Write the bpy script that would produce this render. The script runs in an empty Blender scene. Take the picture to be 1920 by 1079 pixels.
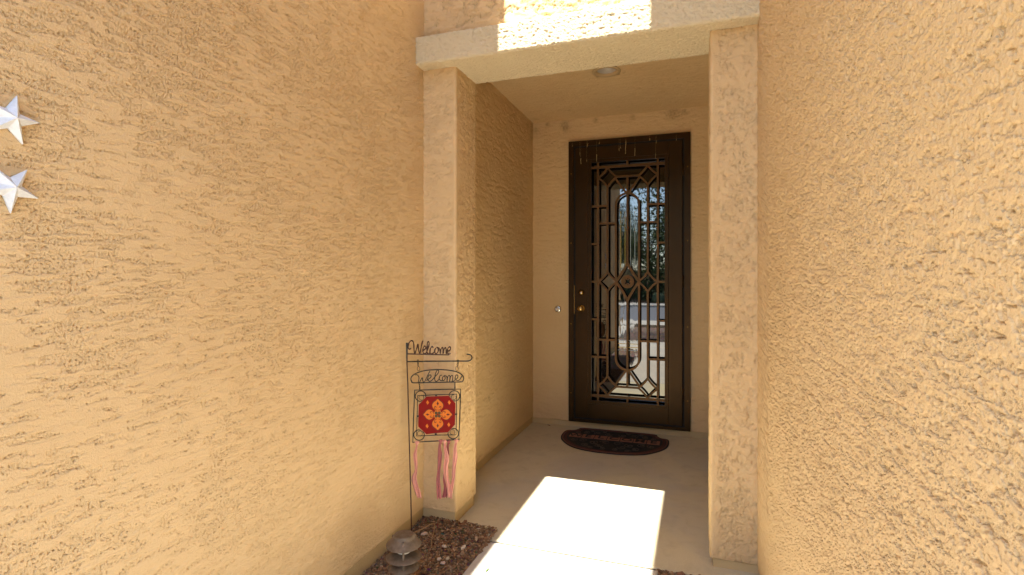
import bpy, bmesh, math, random
import numpy as np
from mathutils import Vector, Matrix

# ------------------------------------------------------------------ camera, sky, sun, exposure
SC = bpy.context.scene
COL = SC.collection
R = math.radians
FPX, YAW, V0, EYE = 1008.6, 0.3314, 521.05, 1.3          # focal length in photo pixels, heading, horizon row, eye height
SUN_EL = 69.4

cam_d = bpy.data.cameras.new('camera')
cam = bpy.data.objects.new('camera', cam_d); COL.objects.link(cam); SC.camera = cam
cam.location = (0, 0, EYE); cam.rotation_euler = (R(90), 0, YAW)
cam_d.sensor_width = 36; cam_d.lens = 36 * FPX / 1920; cam_d.shift_y = -(539.5 - V0) / 1920
cam_d.clip_start = 0.02; cam_d.clip_end = 2000
cam_d.dof.use_dof = True; cam_d.dof.focus_distance = 2.3; cam_d.dof.aperture_fstop = 16.0

W = bpy.data.worlds.new('World'); SC.world = W; W.use_nodes = True
wn = W.node_tree
sky = wn.nodes.new('ShaderNodeTexSky'); sky.sky_type = 'NISHITA'; sky.sun_disc = False
sky.sun_elevation = R(SUN_EL); sky.sun_rotation = R(180); sky.altitude = 400; sky.dust_density = .7
bg = wn.nodes['Background']; bg.inputs[1].default_value = 0.15
wn.links.new(sky.outputs[0], bg.inputs[0])

sun_d = bpy.data.lights.new('sun', 'SUN'); sun_d.energy = 5.0; sun_d.angle = R(0.5); sun_d.color = (1, 0.95, 0.87)
sun = bpy.data.objects.new('sun', sun_d); COL.objects.link(sun)
sun.rotation_euler = (R(90 - SUN_EL), 0, 0); sun.location = (0, -6, 14)

SC.view_settings.view_transform = 'Standard'; SC.view_settings.look = 'None'
SC.view_settings.gamma = 1; SC.view_settings.exposure = 2.4
try:
    SC.view_settings.use_curve_mapping = False
except Exception:
    pass
SC.render.engine = 'CYCLES'
SC.cycles.use_denoising = True
SC.cycles.use_guiding = True; SC.cycles.use_surface_guiding = True; SC.cycles.use_volume_guiding = False
SC.cycles.use_adaptive_sampling = False
SC.cycles.max_bounces = 14; SC.cycles.diffuse_bounces = 10; SC.cycles.glossy_bounces = 6
SC.cycles.sample_clamp_indirect = 8

# ------------------------------------------------------------------ helpers
SN, CS = math.sin(YAW), math.cos(YAW)
def ray(u, v):
    t = (u - 960) / FPX
    return np.array([-SN + t * CS, CS + t * SN, (V0 - v) / FPX])
def on(ax, val, u, v):
    d = ray(u, v); o = np.array([0, 0, EYE]); k = (val - o[ax]) / d[ax]
    return o + k * d
def at(depth, u, v):
    return np.array([0, 0, EYE]) + depth * ray(u, v)

def raw(name, V, Fc, mat, parent=None, smooth=False):
    me = bpy.data.meshes.new(name)
    me.from_pydata([tuple(map(float, p)) for p in V], [], [tuple(map(int, f)) for f in Fc]); me.update()
    if smooth:
        me.polygons.foreach_set('use_smooth', [True] * len(me.polygons))
    if mat: me.materials.append(mat)
    o = bpy.data.objects.new(name, me); COL.objects.link(o)
    if parent: o.parent = parent
    return o
def np_mesh(name, V, Q, mat, parent=None, smooth=True, attrs=None):
    """fast quad mesh from numpy arrays"""
    me = bpy.data.meshes.new(name)
    me.vertices.add(len(V)); me.vertices.foreach_set('co', np.ascontiguousarray(V, np.float32).ravel())
    k = Q.shape[1]
    me.loops.add(Q.size); me.loops.foreach_set('vertex_index', np.ascontiguousarray(Q, np.int32).ravel())
    me.polygons.add(len(Q)); me.polygons.foreach_set('loop_start', np.arange(0, Q.size, k, dtype=np.int32))
    me.polygons.foreach_set('loop_total', np.full(len(Q), k, np.int32))
    me.polygons.foreach_set('use_smooth', np.full(len(Q), smooth, bool))
    for nm, arr in (attrs or {}).items():
        if arr.ndim == 1:
            a = me.attributes.new(nm, 'FLOAT', 'POINT'); a.data.foreach_set('value', arr.astype(np.float32))
        else:
            a = me.attributes.new(nm, 'FLOAT_COLOR', 'POINT'); a.data.foreach_set('color', arr.astype(np.float32).ravel())
    me.update(calc_edges=True); me.validate()
    if mat: me.materials.append(mat)
    o = bpy.data.objects.new(name, me); COL.objects.link(o)
    if parent: o.parent = parent
    return o
def empty(name, loc=(0, 0, 0), rz=0, label=None, cat=None, group=None):
    o = bpy.data.objects.new(name, None); COL.objects.link(o); o.location = loc; o.rotation_euler = (0, 0, rz)
    o.empty_display_size = 0.1
    return tag(o, label, cat, group)
def tag(o, label=None, cat=None, group=None, kind=None):
    if label: o['label'] = label
    if cat: o['category'] = cat
    if group: o['group'] = group
    if kind: o['kind'] = kind
    return o
def boxdata(x0, x1, y0, y1, z0, z1):
    V = [(x0, y0, z0), (x1, y0, z0), (x1, y1, z0), (x0, y1, z0), (x0, y0, z1), (x1, y0, z1), (x1, y1, z1), (x0, y1, z1)]
    Fc = [(0, 3, 2, 1), (4, 5, 6, 7), (0, 1, 5, 4), (1, 2, 6, 5), (2, 3, 7, 6), (3, 0, 4, 7)]
    return V, Fc
def box(name, x0, x1, y0, y1, z0, z1, mat, parent=None, bevel=0.0):
    V, Fc = boxdata(x0, x1, y0, y1, z0, z1)
    o = raw(name, V, Fc, mat, parent)
    if bevel:
        bm = bmesh.new(); bm.from_mesh(o.data)
        bmesh.ops.bevel(bm, geom=bm.edges[:], offset=bevel, segments=2, affect='EDGES', profile=0.6)
        bm.to_mesh(o.data); bm.free()
    return o
def merge(parts):
    V, Fc = [], []
    for v, f in parts:
        b = len(V); V += list(v); Fc += [tuple(i + b for i in q) for q in f]
    return V, Fc
def catmull(P, n=6, closed=False):
    P = [np.array(p, float) for p in P]; out = []
    m = len(P); rng = range(m if closed else m - 1)
    for i in rng:
        p0 = P[(i - 1) % m] if closed or i > 0 else 2 * P[0] - P[1]
        p1 = P[i]; p2 = P[(i + 1) % m]
        p3 = P[(i + 2) % m] if closed or i + 2 < m else 2 * P[-1] - P[-2]
        for k in range(n):
            t = k / n
            out.append(.5 * (2 * p1 + (p2 - p0) * t + (2 * p0 - 5 * p1 + 4 * p2 - p3) * t * t + (3 * p1 - p0 - 3 * p2 + p3) * t ** 3))
    if not closed: out.append(P[-1])
    return out
def tubedata(P, r, n=8, closed=False):
    P = [Vector(p) for p in P]; m = len(P)
    rr = r if hasattr(r, '__len__') else [r] * m
    V, Fc = [], []
    N = None
    for i in range(m):
        a = P[i - 1] if (i > 0 or closed) else P[i]; b = P[(i + 1) % m] if (i < m - 1 or closed) else P[i]
        T = (b - a)
        T = T.normalized() if T.length > 1e-9 else Vector((0, 0, 1))
        if N is None:
            N = T.orthogonal().normalized()
        N = (N - T * N.dot(T))
        N = N.normalized() if N.length > 1e-6 else T.orthogonal().normalized()
        B = T.cross(N)
        for k in range(n):
            an = 2 * math.pi * k / n
            V.append(tuple(P[i] + (N * math.cos(an) + B * math.sin(an)) * rr[i]))
    for i in range(m if closed else m - 1):
        j = (i + 1) % m
        for k in range(n):
            k2 = (k + 1) % n
            Fc.append((i * n + k, i * n + k2, j * n + k2, j * n + k))
    if not closed:
        Fc.append(tuple(range(n))[::-1]); Fc.append(tuple((m - 1) * n + k for k in range(n)))
    return V, Fc
def tube(name, P, r, mat, parent=None, n=8, closed=False):
    V, Fc = tubedata(P, r, n, closed); return raw(name, V, Fc, mat, parent, True)
def lathedata(prof, c=(0, 0, 0), n=32):
    V, Fc = [], []
    m = len(prof)
    for r, z in prof:
        for k in range(n):
            a = 2 * math.pi * k / n
            V.append((c[0] + r * math.cos(a), c[1] + r * math.sin(a), c[2] + z))
    for i in range(m - 1):
        for k in range(n):
            k2 = (k + 1) % n
            Fc.append((i * n + k, i * n + k2, (i + 1) * n + k2, (i + 1) * n + k))
    return V, Fc
def lathe(name, prof, mat, parent=None, c=(0, 0, 0), n=32, M=None):
    V, Fc = lathedata(prof, (0, 0, 0), n)
    if M is not None: V = [tuple(M @ Vector(v)) for v in V]
    V = [(v[0] + c[0], v[1] + c[1], v[2] + c[2]) for v in V]
    o = raw(name, V, Fc, mat, parent, True)
    bm = bmesh.new(); bm.from_mesh(o.data); bmesh.ops.recalc_face_normals(bm, faces=bm.faces[:]); 
    bm.to_mesh(o.data); bm.free()
    return o
def auto_sharp(o, ang=35):
    me = o.data
    bm = bmesh.new(); bm.from_mesh(me)
    for e in bm.edges:
        if len(e.link_faces) == 2 and e.calc_face_angle(0) > R(ang): e.smooth = False
    bm.to_mesh(me); bm.free()
    return o

# --- numpy gradient noise
_A = np.arange(1024) * (2 * np.pi / 1024); _CA, _SA = np.cos(_A).astype(np.float32), np.sin(_A).astype(np.float32)
def perlin(x, y, seed=0):
    x = np.asarray(x, np.float64); y = np.asarray(y, np.float64)
    x, y = np.broadcast_arrays(x, y)
    xi = np.floor(x).astype(np.int64); yi = np.floor(y).astype(np.int64)
    xf = (x - xi).astype(np.float32); yf = (y - yi).astype(np.float32)
    def g(ix, iy, dx, dy):
        h = (ix * 374761393 + iy * 668265263 + (seed + 11) * 1442695041) & 0xffffffff
        h = ((h ^ (h >> 13)) * 1274126177) & 0xffffffff
        h = (h ^ (h >> 16)) & 1023
        return _CA[h] * dx + _SA[h] * dy
    u = xf * xf * xf * (xf * (xf * 6 - 15) + 10); v = yf * yf * yf * (yf * (yf * 6 - 15) + 10)
    a = g(xi, yi, xf, yf); b = g(xi + 1, yi, xf - 1, yf); c = g(xi, yi + 1, xf, yf - 1); d = g(xi + 1, yi + 1, xf - 1, yf - 1)
    return 1.5 * ((a * (1 - u) + b * u) * (1 - v) + (c * (1 - u) + d * u) * v)
def sstep(x):
    x = np.clip(x, 0, 1); return x * x * (3 - 2 * x)

def stucco(a, b, seed=0, kx=6.0, ky=26.0, amp=0.0013, rough=0.0004, cover=0.10, sharp=0.05, lace=.42, pit=.0034, pitcut=.30, pitall=0.0, big=.0, pk=1.0):
    """skip-trowelled stucco: smooth raised islands with ragged edges over a rough pitted coat (metres)"""
    n60 = perlin(a * 62, b * 70, seed + 2); n150 = perlin(a * 150, b * 160, seed + 4); n300 = perlin(a * 290, b * 310, seed + 5)
    wa = a + .016 * perlin(a * 4, b * 4, seed + 1) + .005 * n60
    wb = b + .010 * perlin(a * 2.6, b * 4, seed + 3) + .0030 * n60 + .0016 * n150
    reg = perlin(a * 2.3, b * 2.6, seed + 6) + .5 * perlin(a * 6, b * 7, seed + 16)
    Fd = .8 * perlin(wa * kx, wb * ky, seed + 7) + .8 * perlin(wa * kx * 2.4, wb * ky * 1.9, seed + 8) + lace * .6 * perlin(a * 34, b * 75, seed + 17) + lace * .5 * n150 + lace * .3 * n300
    m1 = sstep((Fd + reg * .42 + cover) / sharp)
    F2 = perlin(wa * kx * 1.3 + 31, wb * ky * 1.5 + 7, seed + 9) + .4 * perlin(wa * kx * 3, wb * ky * 2.6, seed + 10) + lace * .3 * n150
    m2 = sstep((F2 + reg * .3 - .02) / sharp)
    pits = sstep((perlin(a * 150 * pk, b * 185 * pk, seed + 13) + .45 * n300 - pitcut) / .09)
    pits2 = sstep((perlin(a * 58, b * 74, seed + 18) + .3 * n150 - .36) / .08)
    low = np.maximum((1 - m1) * (1 - .5 * m2), pitall)
    h = amp * (m1 + .65 * m2) + low * (n150 * rough + n300 * rough * .7 - pits * pit - pits2 * big) \
        + .0004 * perlin(a * 9, b * 9, seed + 14) + m1 * .00010 * perlin(a * 60, b * 200, seed + 15)
    return h - amp * .8, 1 - np.maximum(m1, m2 * .8)

def relief(name, P, N, a, b, mat, parent, seed=0, hole=None, lip=0.0, dirt=None, fade=None, gain=1.0, **kw):
    """displaced grid: P,N (n,m,3); a,b (n,m) surface coordinates in metres"""
    h, rough = stucco(a, b, seed, **kw)
    h = h * gain
    if fade is not None: h = h * fade
    V = P + N * h[..., None]
    n, m = a.shape
    if lip:                                    # turn the lower edge inwards so that it shows its thickness
        e = P[:, :1] - N[:, :1] * lip
        V = np.concatenate([e, V], axis=1); rough = np.concatenate([rough[:, :1], rough], axis=1); m += 1
        a = np.concatenate([a[:, :1], a], axis=1); b = np.concatenate([b[:, :1], b], axis=1)
    idx = np.arange(n * m).reshape(n, m)
    Q = np.stack([idx[:-1, :-1], idx[1:, :-1], idx[1:, 1:], idx[:-1, 1:]], -1).reshape(-1, 4)
    if hole is not None:
        ca = .25 * (a[:-1, :-1] + a[1:, :-1] + a[1:, 1:] + a[:-1, 1:]).ravel(); cb = .25 * (b[:-1, :-1] + b[1:, :-1] + b[1:, 1:] + b[:-1, 1:]).ravel()
        Q = Q[~((ca > hole[0]) & (ca < hole[1]) & (cb > hole[2]) & (cb < hole[3]))]
    d = np.zeros(n * m)
    for (da, db, r, s) in (dirt or []):
        rr = ((a - da) ** 2 + (b - db) ** 2) / (r * r)
        d += s * np.exp(-rr.ravel()) * (0.55 + .9 * np.clip(perlin(a * 60, b * 60, 77).ravel() + .2, 0, 1))
    return np_mesh(name, V.reshape(-1, 3), Q, mat, parent, True, {'rough': rough.ravel(), 'dirt': np.clip(d, 0, 1)})
def rounded_path(pts, rad, step):
    """2-D polyline with rounded corners, evenly sampled; returns points, left-hand normals and arc length"""
    pts = [np.array(p, float) for p in pts]; out = [pts[0]]
    for i in range(1, len(pts) - 1):
        p, a, b = pts[i], pts[i - 1], pts[i + 1]
        da = (a - p) / np.linalg.norm(a - p); db = (b - p) / np.linalg.norm(b - p)
        r = rad if not hasattr(rad, '__len__') else rad[i]
        s0, s1 = p + da * r, p + db * r
        for t in np.linspace(0, 1, 9): out.append((1 - t) ** 2 * s0 + 2 * t * (1 - t) * p + t * t * s1)
    out.append(pts[-1]); out = np.array(out)
    L = np.concatenate([[0], np.cumsum(np.linalg.norm(np.diff(out, axis=0), axis=1))])
    s = np.linspace(0, L[-1], int(L[-1] / step) + 2)
    q = np.stack([np.interp(s, L, out[:, 0]), np.interp(s, L, out[:, 1])], 1)
    t = np.gradient(q, s, axis=0); t /= np.linalg.norm(t, axis=1)[:, None]
    return q, np.stack([t[:, 1], -t[:, 0]], 1), s
def graded(a, b, d0, d1):
    out = [a]
    while out[-1] < b:
        t = (out[-1] - a) / (b - a); out.append(out[-1] + d0 + (d1 - d0) * t)
    out[-1] = b
    return np.array(out)

# ------------------------------------------------------------------ materials
def mat(name, col, rough=.6, metal=0.0, spec=0.5, ior=None):
    m = bpy.data.materials.new(name); m.use_nodes = True
    b = m.node_tree.nodes['Principled BSDF']
    b.inputs['Base Color'].default_value = (*col, 1); b.inputs['Roughness'].default_value = rough
    b.inputs['Metallic'].default_value = metal; b.inputs['Specular IOR Level'].default_value = spec
    if ior: b.inputs['IOR'].default_value = ior
    return m
class NT:
    def __init__(s, m): s.t = m.node_tree; s.b = s.t.nodes['Principled BSDF']
    def n(s, ty, **k):
        x = s.t.nodes.new(ty)
        for a, v in k.items(): setattr(x, a, v)
        return x
    def l(s, a, b): s.t.links.new(a, b)
    def coord(s, kind='Object', scale=(1, 1, 1)):
        c = s.n('ShaderNodeTexCoord'); mp = s.n('ShaderNodeMapping'); mp.inputs['Scale'].default_value = scale
        s.l(c.outputs[kind], mp.inputs[0]); return mp.outputs[0]
    def noise(s, vec, scale, detail=4, rough=.55, dist=0):
        x = s.n('ShaderNodeTexNoise'); s.l(vec, x.inputs['Vector']); x.inputs['Scale'].default_value = scale
        x.inputs['Detail'].default_value = detail; x.inputs['Roughness'].default_value = rough; x.inputs['Distortion'].default_value = dist
        return x.outputs['Fac']
    def ramp(s, fac, stops, interp='LINEAR'):
        x = s.n('ShaderNodeValToRGB'); s.l(fac, x.inputs[0]); cr = x.color_ramp; cr.interpolation = interp
        while len(cr.elements) < len(stops): cr.elements.new(.5)
        for e, (p, c) in zip(cr.elements, stops):
            e.position = p; e.color = (*c, 1) if hasattr(c, '__len__') else (c, c, c, 1)
        return x.outputs[0]
    def mix(s, f, a, b, mode='MIX'):
        x = s.n('ShaderNodeMix', data_type='RGBA', blend_type=mode)
        for i, v in ((0, f), (6, a), (7, b)):
            if hasattr(v, 'is_linked') or isinstance(v, bpy.types.NodeSocket): s.l(v, x.inputs[i])
            elif hasattr(v, '__len__'): x.inputs[i].default_value = (*v, 1)
            else: x.inputs[i].default_value = v
        return x.outputs[2]
    def math(s, op, a, b=0.0):
        x = s.n('ShaderNodeMath', operation=op)
        for i, v in ((0, a), (1, b)):
            if isinstance(v, bpy.types.NodeSocket): s.l(v, x.inputs[i])
            else: x.inputs[i].default_value = v
        return x.outputs[0]
    def attr(s, name, out='Fac'):
        x = s.n('ShaderNodeAttribute'); x.attribute_name = name; return x.outputs[out]
    def bump(s, h, dist, strength=1.0):
        x = s.n('ShaderNodeBump'); x.inputs['Strength'].default_value = strength; x.inputs['Distance'].default_value = dist
        s.l(h, x.inputs['Height']); s.l(x.outputs[0], s.b.inputs['Normal'])
    def base(s, c): s.l(c, s.b.inputs['Base Color'])

def stucco_mat(name, col, col2):
    m = mat(name, col, .92, spec=.25); t = NT(m); v = t.coord()
    big = t.noise(v, 1.3, 3); sp = t.noise(v, 55, 3)
    c = t.mix(t.ramp(big, [(.35, 0), (.68, 1)]), col, col2)
    c = t.mix(t.ramp(sp, [(.3, 0), (.75, .10)]), c, tuple(x * .72 for x in col))
    c = t.mix(t.math('MULTIPLY', t.attr('dirt'), .5), c, (.085, .055, .03))
    t.base(c)
    f1 = t.noise(v, 210, 3, .6); f2 = t.noise(v, 480, 2, .5)
    h = t.math('ADD', t.math('MULTIPLY', f1, 1.0), t.math('MULTIPLY', f2, .6))
    r = t.math('ADD', t.math('MULTIPLY', t.attr('rough'), .6), .45)
    t.bump(t.math('MULTIPLY', h, r), .0030, .9)
    return m
WALL = (.69, .510, .282); WALL2 = (.65, .470, .252)
M_STUC = stucco_mat('tan_stucco', WALL, WALL2)
M_CREAM = stucco_mat('cream_stucco', (.70, .605, .41), (.66, .565, .37))
def plain_wall(name, col):
    m = mat(name, col, .9, spec=.25); t = NT(m); v = t.coord()
    t.base(t.mix(t.noise(v, 2.5, 4), tuple(c * .85 for c in col), tuple(min(1, c * 1.12) for c in col)))
    t.bump(t.noise(v, 120, 4), .002, .8); return m
M_FOUND = plain_wall('painted_foundation', (.56, .43, .23))
M_FASCIA = plain_wall('painted_fascia', (.40, .30, .20))
def concrete(name, col, var):
    m = mat(name, col, .82, spec=.3); t = NT(m); v = t.coord()
    a = t.noise(v, 2.2, 5, .6, .4); b_ = t.noise(v, 9, 4, .6, .6); f = t.noise(v, 160, 3)
    c = t.mix(t.ramp(a, [(.35, 0), (.7, 1)]), col, var)
    c = t.mix(t.ramp(b_, [(.5, 0), (.72, .45)]), c, tuple(x * .72 for x in var))
    c = t.mix(t.ramp(f, [(.35, .25), (.6, 0)]), c, tuple(x * .7 for x in col))
    c = t.mix(t.ramp(t.noise(v, 1.1, 4, .55, .8), [(.48, 0), (.66, .55)]), c, (col[0] * .72, col[0] * .70, col[0] * .64))
    t.base(c); t.bump(f, .0012, .7); return m
M_SLAB = concrete('porch_concrete', (.60, .54, .365), (.56, .485, .315))
M_WALK = concrete('walk_concrete', (.56, .525, .45), (.51, .47, .39))
M_ROOF = plain_wall('roof_tile', (.30, .17, .11))
M_BRONZE = mat('dark_bronze_paint', (.055, .03, .0105), .36, .7, spec=.3)
t_ = NT(M_BRONZE); v_ = t_.coord(); t_.base(t_.mix(t_.noise(v_, 14, 5), (.034, .018, .0062), (.050, .027, .0095))); t_.bump(t_.noise(v_, 600, 2), .0004, .5)
M_GRILLE = mat('grille_bronze_paint', (.15, .08, .03), .45, .5, spec=.3)
t_ = NT(M_GRILLE); v_ = t_.coord(); t_.base(t_.mix(t_.noise(v_, 20, 5), (.10, .052, .019), (.145, .077, .029)))
M_BLACK = mat('shade_black', (.004, .003, .003), .8)  # near-black standing in for shade around and behind the door leaf
M_GLASS = mat('dark_room_glass', (.004, .004, .004), .014, ior=1.95)  # opaque black base stands in for the unlit room behind the pane
M_LEAD = mat('leaded_glass', (.006, .008, .008), .02, ior=2.0)
t_ = NT(M_LEAD); v_ = t_.coord('Object', (1, 1, .25)); t_.bump(t_.noise(v_, 26, 2, .5, .4), .0022, .16)
M_CAME = mat('yellow_came', (.42, .30, .06), .4, .6)
M_CAMEB = mat('pale_bevel', (.45, .55, .60), .12, .0)
M_BRASS = mat('aged_brass', (.55, .38, .14), .22, 1.0)
M_CHROME = mat('polished_chrome', (.75, .74, .72), .12, 1.0)
M_WHITE = mat('white_plastic', (.75, .74, .70), .35)
M_IRON = mat('black_wire', (.022, .024, .020), .45, .4)
t_ = NT(M_IRON); v_ = t_.coord(); t_.base(t_.mix(t_.ramp(t_.noise(v_, 60, 4), [(.5, 0), (.7, 1)]), (.020, .023, .020), (.065, .05, .028)))
M_RUST = mat('rust_brown_plate', (.055, .024, .014), .6, .2)
t_ = NT(M_RUST); v_ = t_.coord(); t_.base(t_.mix(t_.noise(v_, 90, 4), (.035, .016, .011), (.085, .034, .018)))
M_TILE = mat('red_glazed_tile', (.21, .005, .003), .4, spec=.1)
t_ = NT(M_TILE); v_ = t_.coord(); t_.base(t_.mix(t_.noise(v_, 30, 4), (.185, .0045, .003), (.24, .007, .004)))
M_TEDGE = mat('bare_tile_edge', (.42, .24, .14), .8)
M_ORANGE = mat('orange_glaze', (.66, .17, .012), .4, spec=.2)
M_BROWNG = mat('maroon_glaze', (.10, .014, .01), .4, spec=.2)
M_OLIVE = mat('olive_glaze', (.09, .05, .015), .4, spec=.2)
def cloth(name, c):
    m = mat(name, c, .85, spec=.2); t = NT(m); v = t.coord()
    t.base(t.mix(t.noise(v, 45, 4), tuple(x * .82 for x in c), tuple(min(1, x * 1.12) for x in c)))
    t.bump(t.noise(v, 500, 3), .0012, .8); m.node_tree.nodes['Principled BSDF'].inputs['Sheen Weight'].default_value = .2
    return m
M_PINK = cloth('pale_pink_cloth', (.68, .31, .24)); M_ROSE = cloth('dusty_rose_cloth', (.42, .14, .13)); M_DROSE = cloth('deep_rose_cloth', (.33, .085, .085))
M_LAMP = mat('weathered_bronze', (.20, .155, .115), .6, .25)
t_ = NT(M_LAMP); v_ = t_.coord(); t_.base(t_.mix(t_.ramp(t_.noise(v_, 45, 6, .6), [(.3, 0), (.75, 1)]), (.115, .08, .052), (.20, .155, .112))); t_.bump(t_.noise(v_, 250, 3), .0006, .6)
M_STAR = mat('galvanised_star', (.62, .66, .70), .6, .1)
t_ = NT(M_STAR); v_ = t_.coord(); t_.base(t_.mix(t_.ramp(t_.noise(v_, 55, 6, .7), [(.3, 0), (.7, 1)]), (.60, .65, .70), (.80, .84, .88)))
M_RUB = mat('black_rubber', (.012, .011, .010), .75)
M_TERRA = mat('terracotta_print', (.14, .052, .03), .8)
M_PANEL = mat('letter_panel_print', (.26, .115, .07), .8)
M_TERRA2 = mat('deep_red_print', (.07, .02, .014), .8)
M_SCROLL = mat('grey_brown_scroll', (.085, .065, .045), .8)
def by_attr(name, rough=.85):
    m = mat(name, (.2, .15, .1), rough, spec=.3); t = NT(m); v = t.coord()
    c = t.mix(t.noise(v, 300, 3), t.attr('tint', 'Color'), (.02, .015, .01)); x = c.node; x.inputs[0].default_value = 0
    t.l(t.math('MULTIPLY', t.noise(v, 260, 3), .45), x.inputs[0]); t.base(c); return m
M_GRAV = by_attr('gravel_stone')
M_SOIL = mat('gravel_ground', (.16, .105, .072), .95)
t_ = NT(M_SOIL); v_ = t_.coord()
vo = t_.n('ShaderNodeTexVoronoi'); t_.l(v_, vo.inputs['Vector']); vo.inputs['Scale'].default_value = 45
t_.base(t_.mix(.75, t_.mix(t_.noise(v_, .4, 3), (.20, .13, .09), (.15, .10, .07)), vo.outputs['Color'], 'OVERLAY')); t_.bump(vo.outputs['Distance'], .012, 1)
M_ASPH = mat('asphalt', (.13, .135, .145), .9); t_ = NT(M_ASPH); v_ = t_.coord(); t_.base(t_.mix(t_.noise(v_, 60, 4), (.10, .105, .115), (.17, .175, .185)))
M_BARK = mat('bark', (.10, .07, .045), .9); t_ = NT(M_BARK); v_ = t_.coord('Object', (6, 6, 1)); t_.base(t_.mix(t_.noise(v_, 6, 5), (.05, .035, .022), (.16, .12, .085)))
def leafm(name, c):
    m = mat(name, c, .55, spec=.35); t = NT(m)
    t.base(t.attr('tint', 'Color')); 
    m.node_tree.nodes['Principled BSDF'].inputs['Subsurface Weight'].default_value = 0
    return m
M_LEAF = leafm('leaf', (.06, .10, .025))
M_CACT = mat('cactus_green', (.16, .22, .10), .7); t_ = NT(M_CACT); v_ = t_.coord(); t_.base(t_.mix(t_.noise(v_, 8, 3), (.12, .18, .08), (.26, .30, .16)))
M_TWIG = mat('dry_twig', (.30, .17, .07), .85)
M_GRASSLEAF = mat('green_leaf', (.05, .12, .02), .6)
M_WEB = mat('dusty_cobweb', (.62, .47, .22), .9)
M_JOINT = mat('joint_filler', (.035, .03, .022), .9)
M_TRIM = mat('tan_trim_paint', (.50, .36, .19), .6)
M_BULB = mat('lamp_glass', (.55, .52, .46), .3)

# ------------------------------------------------------------------ measured planes (metres)
XL, XR, YB, YP, YF, YS = -1.387, .249, 4.611, 2.574, 2.488, 2.850
XPL, XPR, ZC, ZS, ZBT = -1.197, .055, 2.682, 2.408, 2.555

# ------------------------------------------------------------------ setting: ground, slab, walk, street
def sheet(name, pts, z, m, t=0.0):
    n = len(pts); V = [(x, y, z) for x, y in pts]; Fc = [tuple(range(n))]
    if t:
        V += [(x, y, z - t) for x, y in pts]
        Fc += [tuple(range(2 * n - 1, n - 1, -1))] + [(i, n + i, n + (i + 1) % n, (i + 1) % n) for i in range(n)]
    return tag(raw(name, V, Fc, m), kind='structure')
sheet('ground', [(-160, -260), (160, -260), (160, 60), (-160, 60)], -.05, M_SOIL)
def bev(o, w=.006, segs=3):
    bm = bmesh.new(); bm.from_mesh(o.data)
    bmesh.ops.recalc_face_normals(bm, faces=bm.faces[:])
    es = [e for e in bm.edges if all(v.co.z > max(x.co.z for x in bm.verts) - 1e-4 for v in e.verts)]
    bmesh.ops.bevel(bm, geom=es, offset=w, segments=segs, affect='EDGES', profile=.5)
    bm.to_mesh(o.data); bm.free(); return o
bev(sheet('porch_slab', [(-1.41, 2.489), (.27, 2.489), (.27, 4.64), (-1.41, 4.64)], 0, M_SLAB, .14))
sheet('expansion_joint', [(-.975, 2.4755), (-.165, 2.4755), (-.165, 2.4875), (-.975, 2.4875)], -.007, M_JOINT, .08)
bev(sheet('walkway', [(-.975, 2.474), (-.975, 1.05), (-.165, 1.05), (-.165, 2.474)], -.002, M_WALK, .12))
bev(sheet('walkway', [(-.975, 1.044), (-.975, -.50), (-.165, -.50), (-.165, 1.044)], -.002, M_WALK, .12))
bev(sheet('walkway', [(-.975, -.506), (-1.6, -1.15), (-1.6, -2.1), (-.5, -1.9), (-.165, -1.2), (-.165, -.506)], -.002, M_WALK, .12))
sheet('driveway', [(-7.5, -1.2), (-1.606, -1.2), (-1.606, -5.7), (-7.9, -5.7)], -.004, M_WALK, .12)
sheet('pavement', [(-160, -5.7), (160, -5.7), (160, -7.2), (-160, -7.2)], .02, M_WALK, .12)
sheet('road', [(-160, -7.2), (160, -7.2), (160, -15.6), (-160, -15.6)], -.03, M_ASPH)
sheet('pavement', [(-160, -15.6), (160, -15.6), (160, -17.6), (-160, -17.6)], .06, M_WALK, .15)

# ------------------------------------------------------------------ the house
house = empty('house', (0, 0, 0), 0, 'tan stucco house front with a deep shaded entry porch', 'house')
def wall_grid(Y, Z, X, nx):
    yy, zz = np.meshgrid(Y, Z, indexing='ij')
    P = np.stack([np.full_like(yy, X), yy, zz], -1); N = np.zeros_like(P); N[..., 0] = nx
    return P, N, yy, zz
# long wall on the left, then its continuation inside the porch
def fan_wall(us, X, ycoarse, z0, z1, rows, nx, flip):
    """grid about as fine as the eye can resolve from the entry walk, coarser beyond it"""
    Yf_ = np.array([on(0, X, u, V0)[1] for u in us])
    Yf_ = Yf_[(Yf_ > max(ycoarse)) & (Yf_ < YP + .02)]
    Yf_ = np.unique(np.concatenate([ycoarse, Yf_, [YP + .02]]))
    dep = np.maximum(-SN * X + CS * Yf_, .5)
    lo = np.clip(EYE - .62 * dep, z0 + .02, 9); hi = np.clip(EYE + .58 * dep, 0, z1 - .02)
    t = np.linspace(0, 1, rows)
    fine = lo[:, None] + (hi - lo)[:, None] * t[None]
    cl = z0 + (lo - z0)[:, None] * np.linspace(0, 1, 14)[None, :-1]; ch = hi[:, None] + (z1 - hi)[:, None] * np.linspace(0, 1, 14)[None, 1:]
    zz = np.concatenate([cl, fine, ch], 1); yy = np.repeat(Yf_[:, None], zz.shape[1], 1)
    P = np.stack([np.full_like(yy, X), yy, zz], -1); N = np.zeros_like(P); N[..., 0] = nx
    return P, N, yy, zz
P, N, A, B = fan_wall(np.arange(-60, 800, 1.22), XL, np.arange(-1.03, .64, .03), .070, 4.28, 840, 1, 1)
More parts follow.
